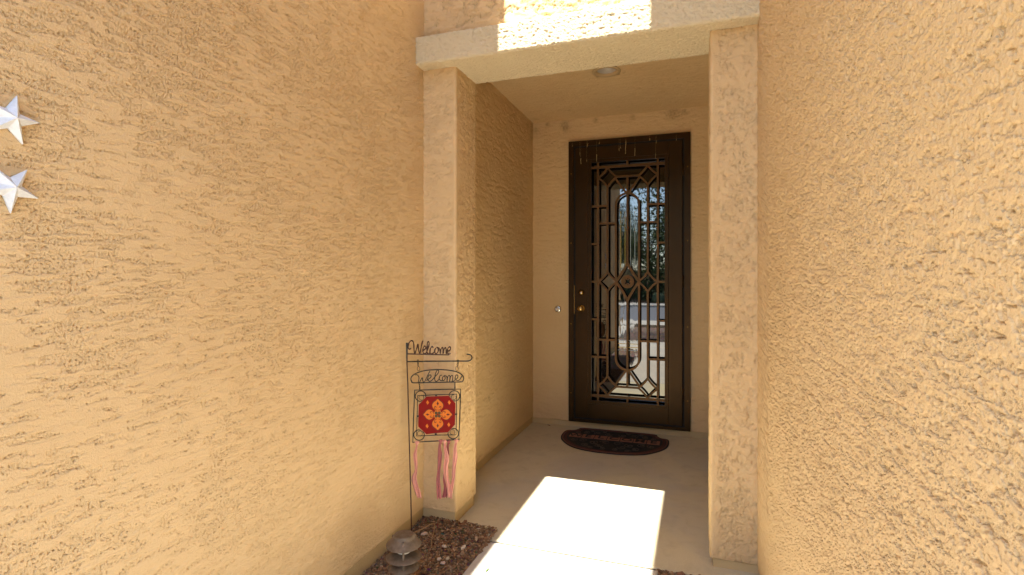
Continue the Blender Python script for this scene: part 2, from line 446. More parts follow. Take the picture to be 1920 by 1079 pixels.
o = relief('wall', P, N, A, B, M_STUC, house, 3, lip=.03, kx=9, ky=48, pit=.0032, pitcut=.38, lace=.42, amp=.0012, rough=.0003); o['label'] = 'long stucco wall with the two silver stars'
Y = np.arange(YP + .02, YB + .004, .007); Z = np.arange(.062, ZC + .004, .0055)
P, N, A, B = wall_grid(Y, Z, XL, 1)
relief('wall', P, N, A, B, M_STUC, house, 3, lip=.03, kx=7, ky=24, gain=1.7,
       dirt=[(3.534, .458, .012, .9), (3.545, .44, .02, .5), (4.58, 2.63, .05, .7), (4.45, 2.62, .03, .6), (4.55, 2.55, .04, .5)])
# wall on the right
P, N, A, B = fan_wall(np.arange(1400, 2060, 1.2), XR, np.arange(-.25, .44, .03), .045, 4.28, 760, -1, 1)
o = relief('wall', P, N, A, B, M_STUC, house, 41, lip=.03, kx=10, ky=40, cover=.06, amp=.0011, rough=.0003, pit=.0070, pitcut=.40, pitall=.7, big=.0030, lace=.5, pk=1.15); o['label'] = 'wall close to the viewer on the right'
# wall round the door
X = np.arange(XL - .002, .252, .006); Z = np.arange(.050, ZC + .004, .006)
xx, zz = np.meshgrid(X, Z, indexing='ij')
P = np.stack([xx, np.full_like(xx, YB), zz], -1); N = np.zeros_like(P); N[..., 1] = -1
relief('wall', P, N, xx, zz, M_STUC, house, 17, lip=.03, hole=(-1.045, -.062, -1, 2.470), kx=8, ky=34, gain=1.5,
       dirt=[(-1.252, 2.655, .02, .9), (-1.10, 2.64, .035, .9), (-1.09, 2.60, .03, .5), (-.825, 2.655, .022, .8), (-.514, 2.65, .022, .7), (-.19, 2.645, .05, .8), (-.10, 2.65, .03, .7), (-1.37, 2.62, .03, .6)])
# porch ceiling
Y = np.arange(YS, YB + .004, .008)
yy, xx = np.meshgrid(Y, X, indexing='ij')
P = np.stack([xx, yy, np.full_like(xx, ZC)], -1); N = np.zeros_like(P); N[..., 2] = -1
relief('porch_ceiling', P, N, xx, yy, M_STUC, house, 23, hole=(-.655, -.495, 3.535, 3.695), kx=8, ky=26, gain=1.1, dirt=[(-1.0, 4.35, .015, .6), (-.6, 4.4, .015, .5), (-1.33, 4.5, .03, .5)])
# pilasters
def sweep_plan(name, pts, rad, Z, seed, step=.004, **kw):
    q, nn, s = rounded_path(pts, rad, step)
    ss, zz = np.meshgrid(s, Z, indexing='ij')
    P = np.stack([np.repeat(q[:, :1], len(Z), 1), np.repeat(q[:, 1:], len(Z), 1), zz], -1)
    N = np.stack([np.repeat(nn[:, :1], len(Z), 1), np.repeat(nn[:, 1:], len(Z), 1), np.zeros_like(zz)], -1)
    d = np.full_like(s, 1.0)
    L = np.concatenate([[0], np.cumsum(np.linalg.norm(np.diff(np.array(pts), axis=0), axis=1))])
    for i in range(1, len(pts) - 1): d = np.minimum(d, .22 + np.clip(np.abs(s - L[i]) - .012, 0, .03) / .03)
    return relief(name, P, N, ss, zz, M_STUC, house, seed, lip=.025, fade=np.clip(d, .22, 1)[:, None], **kw)
o = sweep_plan('pilaster', [(XL - .004, YP), (XPL, YP), (XPL, YS), (XL - .004, YS)], .014, np.arange(.066, ZS + .004, .0042), 51, kx=14, ky=26, gain=1.5)
o['label'] = 'pilaster behind the garden sign'
o = sweep_plan('pilaster', [(XR + .004, YS), (XPR, YS), (XPR, YP), (XR + .004, YP)], .014, np.arange(.042, ZS + .004, .0045), 63, kx=18, ky=20, gain=1.9, cover=.02)
o['label'] = 'pilaster on the near side of the walk'
# lintel beam: cream moulding, its underside and back
q, nn, s = rounded_path([(2.60, ZBT), (YF, ZBT), (YF, ZS), (YS, ZS), (YS, ZC + .01)], [0, .010, .016, .012, 0], .0042)
nn = -nn
X = np.arange(XL - .004, XR + .006, .0042)
ss, xx = np.meshgrid(s, X, indexing='ij')
P = np.stack([xx, np.repeat(q[:, :1], len(X), 1), np.repeat(q[:, 1:], len(X), 1)], -1)
N = np.stack([np.zeros_like(xx), np.repeat(nn[:, :1], len(X), 1), np.repeat(nn[:, 1:], len(X), 1)], -1)
if N[len(s) // 6, 0, 1] > 0: N = -N
o = relief('lintel_beam', P, N, xx, ss, M_CREAM, house, 71, kx=20, ky=45, amp=.0010, rough=.0008, cover=-.1, sharp=.2, pit=.0042, pitcut=.34, pitall=.9, big=.004); o['label'] = 'cream band over the porch opening'
# wall above the lintel
Z = np.concatenate([np.arange(ZBT - .03, 2.90, .0048), np.arange(2.90, 4.8, .04)])
xx, zz = np.meshgrid(X, Z, indexing='ij')
P = np.stack([xx, np.full_like(xx, YP + .006), zz], -1); N = np.zeros_like(P); N[..., 1] = -1
relief('wall', P, N, xx, zz, M_STUC, house, 83, kx=9, ky=22, gain=2.4)
# solid cores behind the rendered faces
def core(name, *a, m=M_FOUND): return box(name, *a, m, house)
core('wall_core', -1.75, XL - .012, -1.03, 4.9, -.12, 4.28)
core('wall_core', XR + .012, .62, -.25, 4.9, -.12, 4.28)
core('wall_core', XL - .010, XPL - .012, YP + .012, YS - .012, -.12, ZS + .05)
core('wall_core', XPR + .012, XR + .010, YP + .012, YS - .012, -.12, ZS + .05)
core('wall_core', XL - .010, XR + .010, YP + .014, YS - .010, ZS + .06, 4.8)
core('wall_core', XL - .010, XR + .010, YS - .009, 4.9, ZC + .10, 2.96)
core('wall_core', XL - .010, -1.046, YB + .012, 4.9, -.12, ZC + .09)
core('wall_core', -.061, XR + .010, YB + .012, 4.9, -.12, ZC + .09)
core('wall_core', -1.045, -.062, YB + .012, 4.9, 2.470, ZC + .09)
core('foundation', -1.045, -.062, YB + .012, 4.9, -.12, .048)
# eaves over the court: soffit board, fascia and roof slope
def eave(x0, x1, edge):
    s = 1 if edge > x0 else -1
    box('eave_soffit', min(x0, edge), max(x0, edge), -1.45, YP - .002, 4.285, 4.305, M_FASCIA, house)
    a, b = sorted((edge - s * .04, edge)); box('fascia_board', a, b, -1.45, YP - .002, 4.307, 4.48, M_FASCIA, house)
    xe, xi = edge - s * .02, x1
    V = [(xe, -1.5, 4.483), (xi, -1.5, 4.483 + abs(xi - xe) * .35), (xi, YP - .002, 4.483 + abs(xi - xe) * .35), (xe, YP - .002, 4.483)]
    V += [(x, y, z + .07) for x, y, z in V]
    raw('roof_slope', V, [(3, 2, 1, 0), (4, 5, 6, 7), (0, 1, 5, 4), (1, 2, 6, 5), (2, 3, 7, 6), (3, 0, 4, 7)], M_ROOF, house)
eave(-1.75, -6.5, -.926); eave(.62, 4.5, -.199)
core('garage_front', -7.0, -1.752, -1.03, -.7, -.12, 4.28)
core('side_front', .622, 4.6, -.25, .1, -.12, 4.28)

# ------------------------------------------------------------------ security door (part of the house)
door = bpy.data.objects.new('security_door', None); COL.objects.link(door); door.parent = house; door.empty_display_size = .1
door['label'] = 'dark bronze security door with ornamental grille'
DL, DR, DZ0, DZ1 = -1.056, -.051, .055, 2.480
yf = YB - .032
def framedata(x0, x1, z0, z1, w, y0, y1, wb=None):
    wb = w if wb is None else wb
    return merge([boxdata(x0, x0 + w, y0, y1, z0, z1), boxdata(x1 - w, x1, y0, y1, z0, z1),
                  boxdata(x0 + w, x1 - w, y0 + .0006, y1, z1 - w, z1), boxdata(x0 + w, x1 - w, y0 + .0006, y1, z0, z0 + wb)])
V, Fc = framedata(DL, DR, DZ0, DZ1, .046, yf, YB + .09, .026); raw('door_jamb', V, Fc, M_BRONZE, door)
V, Fc = framedata(DL + .046, DR - .046, DZ0 + .026, DZ1 - .046, .012, yf + .012, YB + .08); raw('jamb_stop', V, Fc, M_BLACK, door)  # coloured black so that it draws the shadow gap round the leaf
LX0, LX1, LZ0, LZ1 = -1.003, -.113, .086, 2.428
OX0, OX1, OZ0, OZ1 = -.859, -.252, .247, 2.287
yl = YB - .018
for nm, a in (('stile', (LX0, OX0 - .03, LZ0, LZ1)), ('stile', (OX1 + .03, LX1, LZ0, LZ1)),
              ('rail', (OX0 - .03, OX1 + .03, OZ1 + .03, LZ1)), ('rail', (OX0 - .03, OX1 + .03, LZ0, OZ0 - .03))):
    box(nm, a[0], a[1], yl + (.0008 if nm == 'rail' else 0), yl + .034, a[2], a[3], M_BRONZE, door, .002)
V, Fc = framedata(OX0 - .028, OX1 + .028, OZ0 - .028, OZ1 + .028, .028, yl - .004, yl + .026); raw('glazing_bead', V, Fc, M_BRONZE, door)
def bar(name, pts, w=.0165, lay=0, m=M_GRILLE, closed=False):
    P = [np.array(p, float) for p in pts]; n = len(P); Lf, Rt = [], []
    for i in range(n):
        a = P[i - 1] if (i or closed) else P[i]; b = P[(i + 1) % n] if (i < n - 1 or closed) else P[i]
        t = b - a; t = t / (np.linalg.norm(t) + 1e-12); nrm = np.array([-t[1], t[0]])
        Lf.append(P[i] + nrm * w / 2); Rt.append(P[i] - nrm * w / 2)
    y0 = yl + .002 + lay * .0011; y1 = y0 + .010
    V = [(p[0], y0, p[1]) for p in Lf] + [(p[0], y0, p[1]) for p in Rt] + [(p[0], y1, p[1]) for p in Lf] + [(p[0], y1, p[1]) for p in Rt]
    Fc = []
    for i in range(n if closed else n - 1):
        j = (i + 1) % n
        Fc += [(i, j, n + j, n + i), (2 * n + j, 2 * n + i, 3 * n + i, 3 * n + j), (j, i, 2 * n + i, 2 * n + j), (n + i, n + j, 3 * n + j, 3 * n + i)]
    if not closed: Fc += [(0, n, 3 * n, 2 * n), (n - 1, 3 * n - 1, 4 * n - 1, 2 * n - 1)]
    o = raw(name, V, Fc, m, door)
    bm = bmesh.new(); bm.from_mesh(o.data); bmesh.ops.recalc_face_normals(bm, faces=bm.faces[:]); bm.to_mesh(o.data); bm.free()
    return o
CX, CZ = -.5555, 1.266
o1, o2, o3 = .248, .167, .096
da, db, dc, dh, dd, dl, dbr = .323, .496, .645, .745, .890, .978, 1.021
hw = .3035
for sx in (-1, 1):
    bar('vertical_bar', [(CX + sx * o1, CZ - dbr), (CX + sx * o1, CZ + dbr)], lay=0)
    for sz in (-1, 1):
        bar('vertical_bar', [(CX + sx * o2, CZ + sz * .075), (CX + sx * o2, CZ + sz * (dd - .072))], lay=1)
        bar('short_crossbar', [(CX + sx * o1, CZ + sz * da), (CX + sx * hw, CZ + sz * da)], lay=2)
        bar('short_crossbar', [(CX + sx * o3, CZ + sz * db), (CX + sx * o1, CZ + sz * db)], lay=2)
        bar('short_crossbar', [(CX + sx * o2, CZ + sz * dc), (CX + sx * hw, CZ + sz * dc)], lay=3)
        # slanting bar under the arch
        bar('slanting_bar', [(CX + sx * .012, CZ + sz * (dh + .006)), (CX + sx * .103, CZ + sz * (dd - .010))], lay=4)
    for zc in (-dd, 0, dd):
        hx, hz = .0785, .082
        for qx, qz in ((1, 1), (1, -1), (-1, 1), (-1, -1)):
            pts = []
            for t in np.linspace(0, 1, 9):
                k = .42
                px = (1 - t) ** 2 * 0 + 2 * t * (1 - t) * hx * k + t * t * hx; pz = (1 - t) ** 2 * hz + 2 * t * (1 - t) * hz * k * .9
                pts.append((CX + sx * o2 + qx * px, CZ + zc + qz * pz))
            bar('diamond_bar', pts, .0155, lay=5 + (qx > 0) * 1 + (qz > 0) * 2 * .6)
    bar('short_crossbar', [(CX + sx * (o1), CZ), (CX + sx * hw, CZ)], lay=2)
for sz in (-1, 1):
    bar('long_crossbar', [(OX0, CZ + sz * dl), (OX1, CZ + sz * dl)], .020, lay=4)
    bar('short_bar', [(CX, CZ + sz * dl), (CX, CZ + sz * dbr)], lay=1)
    bar('short_bar', [(CX, CZ + sz * (dh - .01)), (CX, CZ + sz * dd)], lay=2)
    bar('short_crossbar', [(CX - .098, CZ + sz * dd), (CX + .098, CZ + sz * dd)], lay=3)
    bar('centre_bar', [(CX, CZ + sz * .150), (CX, CZ + sz * dh)], lay=3)
arch = [(CX - o3, CZ)]
for s_, rng in ((1, np.linspace(math.pi, 0, 25)), (-1, np.linspace(0, -math.pi, 25))):
    for a in rng: arch.append((CX + o3 * math.cos(a), CZ + s_ * (dh - o3) + (o3 * math.sin(a))))
bar('arch_bar', arch, .0175, lay=1.5, closed=True)
for sx in (-1, 1):
    for sz in (-1, 1):
        pts = []
        for t in np.linspace(0, 1, 9):
            px = 2 * t * (1 - t) * .040 + t * t * o3; pz = (1 - t) ** 2 * .158 + 2 * t * (1 - t) * .075
            pts.append((CX + sx * px, CZ + sz * pz))
        bar('diamond_bar', pts, .020, lay=6 + (sx > 0) * .5 + (sz > 0))
ring = [(CX + (.040 * math.cos(a)), CZ + .040 * math.sin(a) * 1.05) for a in np.linspace(0, 2 * math.pi, 33)[:-1]]
bar('medallion_ring', ring, .028, lay=8.6, closed=True)
for k in range(4):
    a = k * math.pi / 2
    c = (CX + (.030 * math.cos(a)), CZ + .030 * math.sin(a))
    lob = [(c[0] + (.012 * math.cos(b)), c[1] + .012 * math.sin(b)) for b in np.linspace(0, 2 * math.pi, 17)[:-1]]
    bar('medallion_lobe', lob, .009, lay=9.2 + k * .25, closed=True)
# glass behind the grille, with the arched leaded panel
gy = YB + .052
box('glass_pane', OX0 - .05, OX1 + .05, gy, gy + .008, OZ0 - .05, OZ1 + .05, M_GLASS, door)
box('leak_backing', DL + .005, DR - .005, gy + .02, gy + .05, DZ0 + .002, DZ1 - .02, M_BLACK, door)  # black sheet added to stop light leaking in, standing for the dark room
lead = [(CX - .088, CZ - .735), (CX + .088, CZ - .735)] + [(CX + .088 * math.cos(a), CZ + .655 + .085 * math.sin(a)) for a in np.linspace(0, math.pi, 17)]
n = len(lead)
V = [(x, gy - .004, z) for x, z in lead] + [(x, gy - .0005, z) for x, z in lead]
raw('leaded_pane', V, [tuple(range(n))] + [(i, (i + 1) % n, n + (i + 1) % n, n + i) for i in range(n)], M_LEAD, door)
for dx, m_ in ((-.062, M_CAME), (-.026, M_CAME), (.020, M_CAMEB), (.056, M_CAMEB)):
    box('lead_came', CX + dx - .0022, CX + dx + .0022, gy - .0075, gy - .0042, CZ + .12, CZ + .60, m_, door)
for dz in (-.50, -.53, -.56, -.585):
    box('lead_came', CX - .086, CX + .086, gy - .0078, gy - .0043, CZ + dz - .0022, CZ + dz + .0022, M_CAME if dz < -.51 and dz > -.57 else M_CAMEB, door)
# lock furniture and hinges
RX = Matrix.Rotation(R(90), 3, 'X')
def disc(name, x, z, prof, m, y=yl, n=28): return lathe(name, prof, m, door, (x, y, z), n, RX)
disc('deadbolt', -.946, 1.171, [(0, .022), (.012, .022), (.016, .019), (.019, .012), (.025, .007), (.027, 0)], M_BRASS)
disc('lock_cylinder', -.946, 1.171, [(0, .026), (.008, .026), (.009, .0225)], M_CHROME)
disc('knob_rosette', -.946, 1.033, [(.018, .012), (.026, .010), (.032, .004), (.033, 0)], M_BRASS)
disc('door_knob', -.946, 1.033, [(0, .062), (.014, .060), (.024, .052), (.027, .042), (.023, .030), (.014, .022), (.012, .008)], M_BRASS)
box('strike_plate', LX0 - .006, LX0 - .001, yl - .004, yl + .02, .985, 1.235, M_BRASS, door)
for z in (.35, 1.27, 2.18):
    tube('hinge', [(LX1 + .006, yl - .004, z - .05), (LX1 + .006, yl - .004, z + .05)], .0065, M_BRONZE, door, 10)
for z in (.3, .9, 1.6, 2.2):
    for x in (DL + .022, DR - .022):
        disc('screw_head', x, z, [(0, .002), (.003, .0018), (.0045, 0)], M_BRASS, yf, 10)

# ------------------------------------------------------------------ fixtures
RXd = Matrix.Rotation(R(180), 3, 'X')
lt = empty('ceiling_light', (-.575, 3.615, ZC), 0, 'round recessed downlight with white trim in porch ceiling', 'light')
lathe('trim_ring', [(.064, -.010), (.068, .003), (.090, .006), (.096, .002), (.096, -.003)], M_TRIM, lt, (0, 0, 0), 40, RXd)
lathe('reflector_can', [(.0, -.060), (.050, -.060), (.060, -.035), (.064, -.010)], M_BULB, lt, (0, 0, 0), 40, RXd)
db_ = empty('doorbell', (-1.159, YB, 1.024), 0, 'small round polished doorbell on wall left of the door', 'doorbell')
lathe('bezel', [(.020, .016), (.026, .015), (.031, .009), (.033, .002), (.033, -.006)], M_CHROME, db_, (0, 0, 0), 32, RX)
lathe('button', [(0, .022), (.010, .0212), (.017, .018), (.020, .013)], M_WHITE, db_, (0, 0, 0), 32, RX)

# cobweb flecks hanging at the top of the door
rnd = random.Random(5)
parts = []
for (px, y0, y1, w) in [(1073, 273, 275, 2), (1087, 285, 293, 1.2), (1089, 297, 308, 2.2), (1102, 269, 276, 2), (1118.5, 290, 304, 2), (1124, 268, 270, 2.5), (1160.5, 278, 284, 1.5), (1173.5, 264, 289, 2),
                          (1190.5, 278, 292.5, 1.8), (1218, 260, 264, 2.4), (1230.5, 263, 269, 2.4), (1229.5, 288, 297.5, 1.2), (1268, 261, 264, 1.5), (1100, 299, 304, 1.2), (1163, 276, 279, 1.3)]:
    a = on(1, YB - .036, px, y0); b = on(1, YB - .036, px + rnd.uniform(-1, 1), y1)
    k = 6; pts = [a + (b - a) * t + np.array([rnd.uniform(-.0015, .0015), rnd.uniform(-.002, .002), 0]) for t in np.linspace(0, 1, k)]
    rr = [w * .0011 * rnd.uniform(.4, 1.2) for _ in range(k)]
    parts.append(tubedata(pts, rr, 5))
    parts.append(tubedata([np.array([a[0], a[1], DZ1 - .01]), a], .0003, 4))
V, Fc = merge(parts)
tag(raw('cobweb', V, Fc, M_WEB, None, True), 'dusty cobweb strands dangling from the top of the dark door', 'cobweb', kind='stuff')

# metal stars on the long wall
def star(yc, zc, r, a0, label):
    V = [(.024, 0, 0)]; ri = r * .40
    for k in range(10):
        a = R(a0 + 36 * k); rr = r if k % 2 == 0 else ri
        V.append((.001, rr * math.cos(a), rr * math.sin(a)))
    for k in range(10):
        a = R(a0 + 36 * k); rr = (r if k % 2 == 0 else ri) * .97
        V.append((-.004, rr * math.cos(a), rr * math.sin(a)))
    Fc = [(0, 1 + k, 1 + (k + 1) % 10) for k in range(10)] + [(1 + k, 11 + k, 11 + (k + 1) % 10, 1 + (k + 1) % 10) for k in range(10)] + [tuple(range(20, 10, -1))]
    o = raw('wall_star', V, Fc, M_STAR); o.location = (XL + .006, yc, zc)
    bm = bmesh.new(); bm.from_mesh(o.data); bmesh.ops.recalc_face_normals(bm, faces=bm.faces[:])
    bmesh.ops.bevel(bm, geom=[e for e in bm.edges if len(e.link_faces) == 2], offset=.0006, segments=1, affect='EDGES'); bm.to_mesh(o.data); bm.free()
    tag(o, label, 'star', 'metal stars on the wall')
star(.735, 1.638, .055, 6, 'silver metal star, upper of the two on the stucco wall')
star(.734, 1.491, .055, -17, 'silver metal star, lower of the two on the stucco wall')

# ------------------------------------------------------------------ path light
pl = empty('path_light', (-1.16, 1.98, -.04), 0, 'weathered bronze tiered path light standing in the gravel bed', 'path light')
K = .04
def pan(name, z, r, prof=None):
    return auto_sharp(lathe(name, prof or [(.020, .020), (.045, .014), (r - .004, .001), (r, -.003), (r - .002, -.005), (.044, .010), (.020, .016)], M_LAMP, pl, (0, 0, z + K), 40))
auto_sharp(lathe('cap', [(0, .040), (.030, .0398), (.040, .0375), (.0445, .032), (.0455, .026), (.049, .0215), (.060, .011), (.070, .001), (.0735, -.004), (.0725, -.006), (.058, .007), (.040, .018), (0, .024)], M_LAMP, pl, (0, 0, .190 + K), 44))
pan('louvre', .136, .074); pan('louvre', .095, .066)
lathe('lamp_tube', [(.026, .02), (.027, .0), (.027, -.10), (.020, -.11)], M_BULB, pl, (0, 0, .19 + K), 24)
for k in range(3):
    a = R(-62 + 120 * k); x, y = .050 * math.cos(a), .050 * math.sin(a)
    tube('spacer_post', [(x, y, .085 + K), (x, y, .205 + K)], .0048, M_LAMP, pl, 10)
    lathe('cap_nut', [(0, .011), (.005, .010), (.0075, .005), (.008, -.004)], M_LAMP, pl, (x, y, .206 + K), 12)
lathe('stem', [(.017, .05), (.017, .02), (.013, .015), (.0125, -.16)], M_LAMP, pl, (0, 0, .05 + K), 20)

# ------------------------------------------------------------------ garden stake with its hanging sign
SD = 2.64
def S(u, v, d=0.0): return at(SD + d, u, v)
def c3(x, y, d=0.0): return S(750 + x / 10.273, 630 + y / 10.273, d)          # points read off an enlarged view
def c2(x, y, d=0.0): return S(760 + x / 7.707, 720 + y / 7.707, d)
base = S(772, 1016)
stake = empty('garden_stake', (0, 0, 0), 0, 'dark wire garden stake topped by a rusty Welcome script', 'garden stake')
tube('pole', [S(771.9, 1030), S(771, 960), S(767.5, 830), S(764.6, 720), S(762.9, 676)], .0032, M_RUST, stake, 8)
V = []
for (x, y) in ((112, 132), (152, 132), (150, 490), (118, 490)):
    V += [c3(x, y, -.004), c3(x, y, .002)]
raw('sleeve', V, [(0, 2, 4, 6), (7, 5, 3, 1), (0, 1, 3, 2), (2, 3, 5, 4), (4, 5, 7, 6), (6, 7, 1, 0)], M_IRON, stake)
tube('hook_arm', [c3(140, 497), c3(600, 490), c3(1000, 488), c3(1290, 487)] + catmull([c3(1320, 485), c3(1360, 470), c3(1386, 425), c3(1365, 375), c3(1320, 358), c3(1282, 355)], 5), .0033, M_IRON, stake, 8)
V = []
for (x, y) in ((148, 335), (948, 358), (940, 380), (148, 362)):
    V += [c3(x, y, -.004), c3(x, y, .001)]
raw('script_base', V, [(0, 2, 4, 6), (7, 5, 3, 1), (0, 1, 3, 2), (2, 3, 5, 4), (4, 5, 7, 6), (6, 7, 1, 0)], M_RUST, stake)
SCRIPT1 = [[(215, 240), (180, 258), (158, 220), (172, 140), (218, 95), (252, 112), (266, 175), (270, 260), (285, 342), (318, 250), (343, 168), (352, 180), (354, 255), (378, 342), (402, 250), (420, 160), (440, 95)],
           [(438, 300), (490, 245), (492, 210), (468, 202), (444, 255), (442, 310), (465, 345), (510, 318), (548, 215), (562, 140), (543, 112), (526, 160), (519, 250), (522, 325), (545, 348), (580, 325)],
           [(642, 232), (618, 208), (588, 245), (578, 310), (600, 348), (650, 325), (672, 270)],
           [(692, 235), (668, 280), (676, 332), (705, 342), (738, 290), (730, 240), (702, 225), (760, 240)],
           [(762, 245), (774, 290), (776, 345), (784, 280), (806, 232), (826, 245), (830, 345), (842, 280), (868, 232), (886, 248), (893, 345), (905, 310), (962, 275), (972, 232), (945, 212), (916, 265), (914, 328), (945, 352), (976, 342)]]
for st in SCRIPT1:
    P_ = catmull([c3(x, y, -.002) for x, y in st], 5)
    r_ = [.0026 + .0012 * math.sin(i * .35) ** 2 for i in range(len(P_))]
    tube('script_letter', P_, r_, M_RUST, stake, 6)

sign = empty('hanging_sign', (0, 0, 0), 0, 'wire sign with oval Welcome script and red octagon tile hung from the garden stake', 'sign')
def link(cx, cy, rx, ry, rr=.0011, d=0, fn=c3, turn=1.0):
    return tubedata([fn(cx + rx * math.cos(a), cy + ry * math.sin(a), d + turn * rx * .0002 * math.cos(a)) for a in np.linspace(0, 2 * math.pi, 19)[:-1]], rr, 6, True)
for xs in ((345, 357), (1115, 1096)):
    V, Fc = merge([link(xs[0], 482, 16, 18, .0018), link(xs[0] + 2, 520, 9, 24, .0014), link((xs[0] * .7 + xs[1] * .3), 560, 10, 26, .0014), link(xs[1], 635, 25, 42, .0012)])
    raw('hanger_chain', V, Fc, M_IRON, sign, True)
tube('oval_frame', catmull([c3(*p) for p in [(270, 906), (226, 882), (210, 830), (240, 770), (350, 706), (500, 668), (700, 652), (850, 655), (1000, 672), (1120, 706), (1200, 760), (1226, 815), (1212, 865), (1170, 888), (900, 893), (600, 900)]], 6, True), .0030, M_IRON, sign, 8, True)
SCRIPT2 = [[(292, 757), (330, 752), (362, 790), (362, 850), (352, 890), (372, 902), (400, 852), (428, 808), (438, 860), (452, 890), (475, 885), (505, 820), (575, 680)],
           [(505, 860), (560, 830), (598, 790), (588, 756), (556, 765), (533, 830), (560, 876), (610, 862), (665, 800), (735, 720), (745, 680), (715, 664), (682, 740), (668, 830), (692, 880), (740, 852), (765, 800)],
           [(812, 760), (775, 768), (754, 825), (780, 862), (822, 862)],
           [(852, 768), (822, 800), (820, 850), (846, 862), (872, 815), (855, 768), (885, 775)],
           [(882, 768), (905, 800), (905, 888), (918, 800), (945, 762), (962, 790), (955, 888), (972, 795), (1003, 762), (1018, 795), (1002, 888)],
           [(1018, 880), (1075, 845), (1112, 800), (1108, 756), (1078, 762), (1062, 820), (1090, 858), (1140, 852), (1195, 780)]]
for st in SCRIPT2: tube('script_letter', catmull([c3(x, y, .001) for x, y in st], 5), .0024, M_IRON, sign, 6)
for (xa, ya, xb, yb) in ((372, 905, 382, 1035), (1055, 895, 1058, 1025)):
    V, Fc = merge([link(xa + (xb - xa) * t, ya + (yb - ya) * t, 10 - 4 * (i % 2), 26, .0012) for i, t in enumerate((.12, .42, .70, .92))])
    raw('hanger_chain', V, Fc, M_IRON, sign, True)
def rod(name, pts, r, closed=False): return tube(name, pts, r, M_IRON, sign, 8, closed)
rod('outer_frame', [c2(*p) for p in [(135, 92), (470, 84), (800, 77), (788, 450), (774, 803), (470, 826), (108, 846), (120, 470)]], .0031, True)
rod('inner_frame', [c2(*p, .001) for p in [(178, 172), (460, 158), (742, 150), (738, 420), (734, 738), (450, 742), (162, 754), (170, 470)]], .0024, True)
for (cx, cy, a0, sg) in ((222, 182, 60, 1), (708, 178, 120, -1), (200, 738, -60, -1), (690, 716, -120, 1)):
    pts = []
    for i in range(36):
        t = i / 35; a = R(a0 + sg * (20 + 320 * t)); rr = 78 * (1 - .12 * abs(2 * t - 1) ** 3)
        pts.append(c2(cx + rr * math.cos(a), cy + rr * math.sin(a), -.003))
    rod('corner_scroll', pts, .0025)
    for k in (-1, 1):
        pts = []
        for i in range(14):
            t = i / 13; a = R(a0 + k * 20 + k * -150 * t); rr = 78 * .88 * (1 - .75 * t)
            pts.append(c2(cx + rr * math.cos(a), cy + rr * math.sin(a), -.003 - .001 * k))
        rod('scroll_curl', pts, .0014)
OCT = [(305, 182), (440, 177), (628, 170), (728, 280), (725, 440), (720, 592), (618, 705), (450, 716), (300, 732), (182, 622), (184, 470), (190, 300)]
def plate(name, pts, d0, d1, m, fn=c2, parent=None):
    n = len(pts); V = [fn(x, y, d0) for x, y in pts] + [fn(x, y, d1) for x, y in pts]
    o = raw(name, V, [tuple(range(n))[::-1], tuple(range(n, 2 * n))] + [(i, (i + 1) % n, n + (i + 1) % n, n + i) for i in range(n)], m, parent)
    bm = bmesh.new(); bm.from_mesh(o.data); bmesh.ops.recalc_face_normals(bm, faces=bm.faces[:]); bm.to_mesh(o.data); bm.free(); return o
tile = plate('tile', OCT, -.0085, -.0015, M_TEDGE, parent=sign)
oc = (455, 450)
plate('glaze', [(oc[0] + (x - oc[0]) * .986, oc[1] + (y - oc[1]) * .986) for x, y in OCT], -.0092, -.0084, M_TILE, parent=tile)
# four-petalled flower, read off as one petal and turned
PET = [(0, 0), (-44, -44), (-40, -66), (-60, -86), (-80, -116), (-84, -152), (-64, -188), (-30, -214), (0, -240), (30, -214), (64, -188), (84, -152), (80, -116), (60, -86), (40, -66), (44, -44)]
def turn(p, k, c=(468, 445), sc=.93, sy=1.0):
    a = k * math.pi / 2; x, y = p[0] * sc, p[1] * sc
    return (c[0] + x * math.cos(a) - y * math.sin(a), c[1] + (x * math.sin(a) + y * math.cos(a)) * sy)
for k in range(4):
    sc = .93 if k % 2 == 0 else .86
    pt = [(p[0], p[1]) for p in catmull(PET, 3, True)]
    plate('petal', [turn(p, k, sc=sc) for p in pt], -.0098 - k * .00012, -.0090, M_ORANGE, parent=tile)
    plate('petal_outline', [turn((p[0] * 1.10, p[1] * 1.05 - 2), k, sc=sc) for p in pt], -.00945 - k * .00008, -.0090, M_BROWNG, parent=tile)
    plate('petal_diamond', [turn(p, k, sc=sc) for p in [(0, -205), (-18, -172), (0, -140), (18, -172)]], -.01055, -.0096, M_BROWNG, parent=tile)
    for sg in (-1, 1):
        cur = catmull([(sg * 8, -70), (sg * 34, -72), (sg * 50, -98), (sg * 46, -126), (sg * 28, -122), (sg * 26, -106)], 4)
        P_ = [c2(*turn(p, k, sc=sc), -.0103) for p in cur]
        tube('petal_curl', P_, .0013, M_BROWNG, tile, 5)
    plate('centre_lobe', [turn((24 * math.cos(a) + 24, 24 * math.sin(a) - 24), k, sc=.95) for a in np.linspace(0, 2 * math.pi, 13)[:-1]], -.0108 - k * .0001, -.0096, M_OLIVE, parent=tile)
plate('flower_centre', [turn((64 * math.cos(a), 64 * math.sin(a)), 0) for a in np.linspace(0, 2 * math.pi, 25)[:-1]], -.01045, -.0096, M_ORANGE, parent=tile)
plate('centre_boss', [turn((13 * math.cos(a), 13 * math.sin(a)), 0) for a in np.linspace(0, 2 * math.pi, 13)[:-1]], -.0116, -.0096, M_TILE, parent=tile)
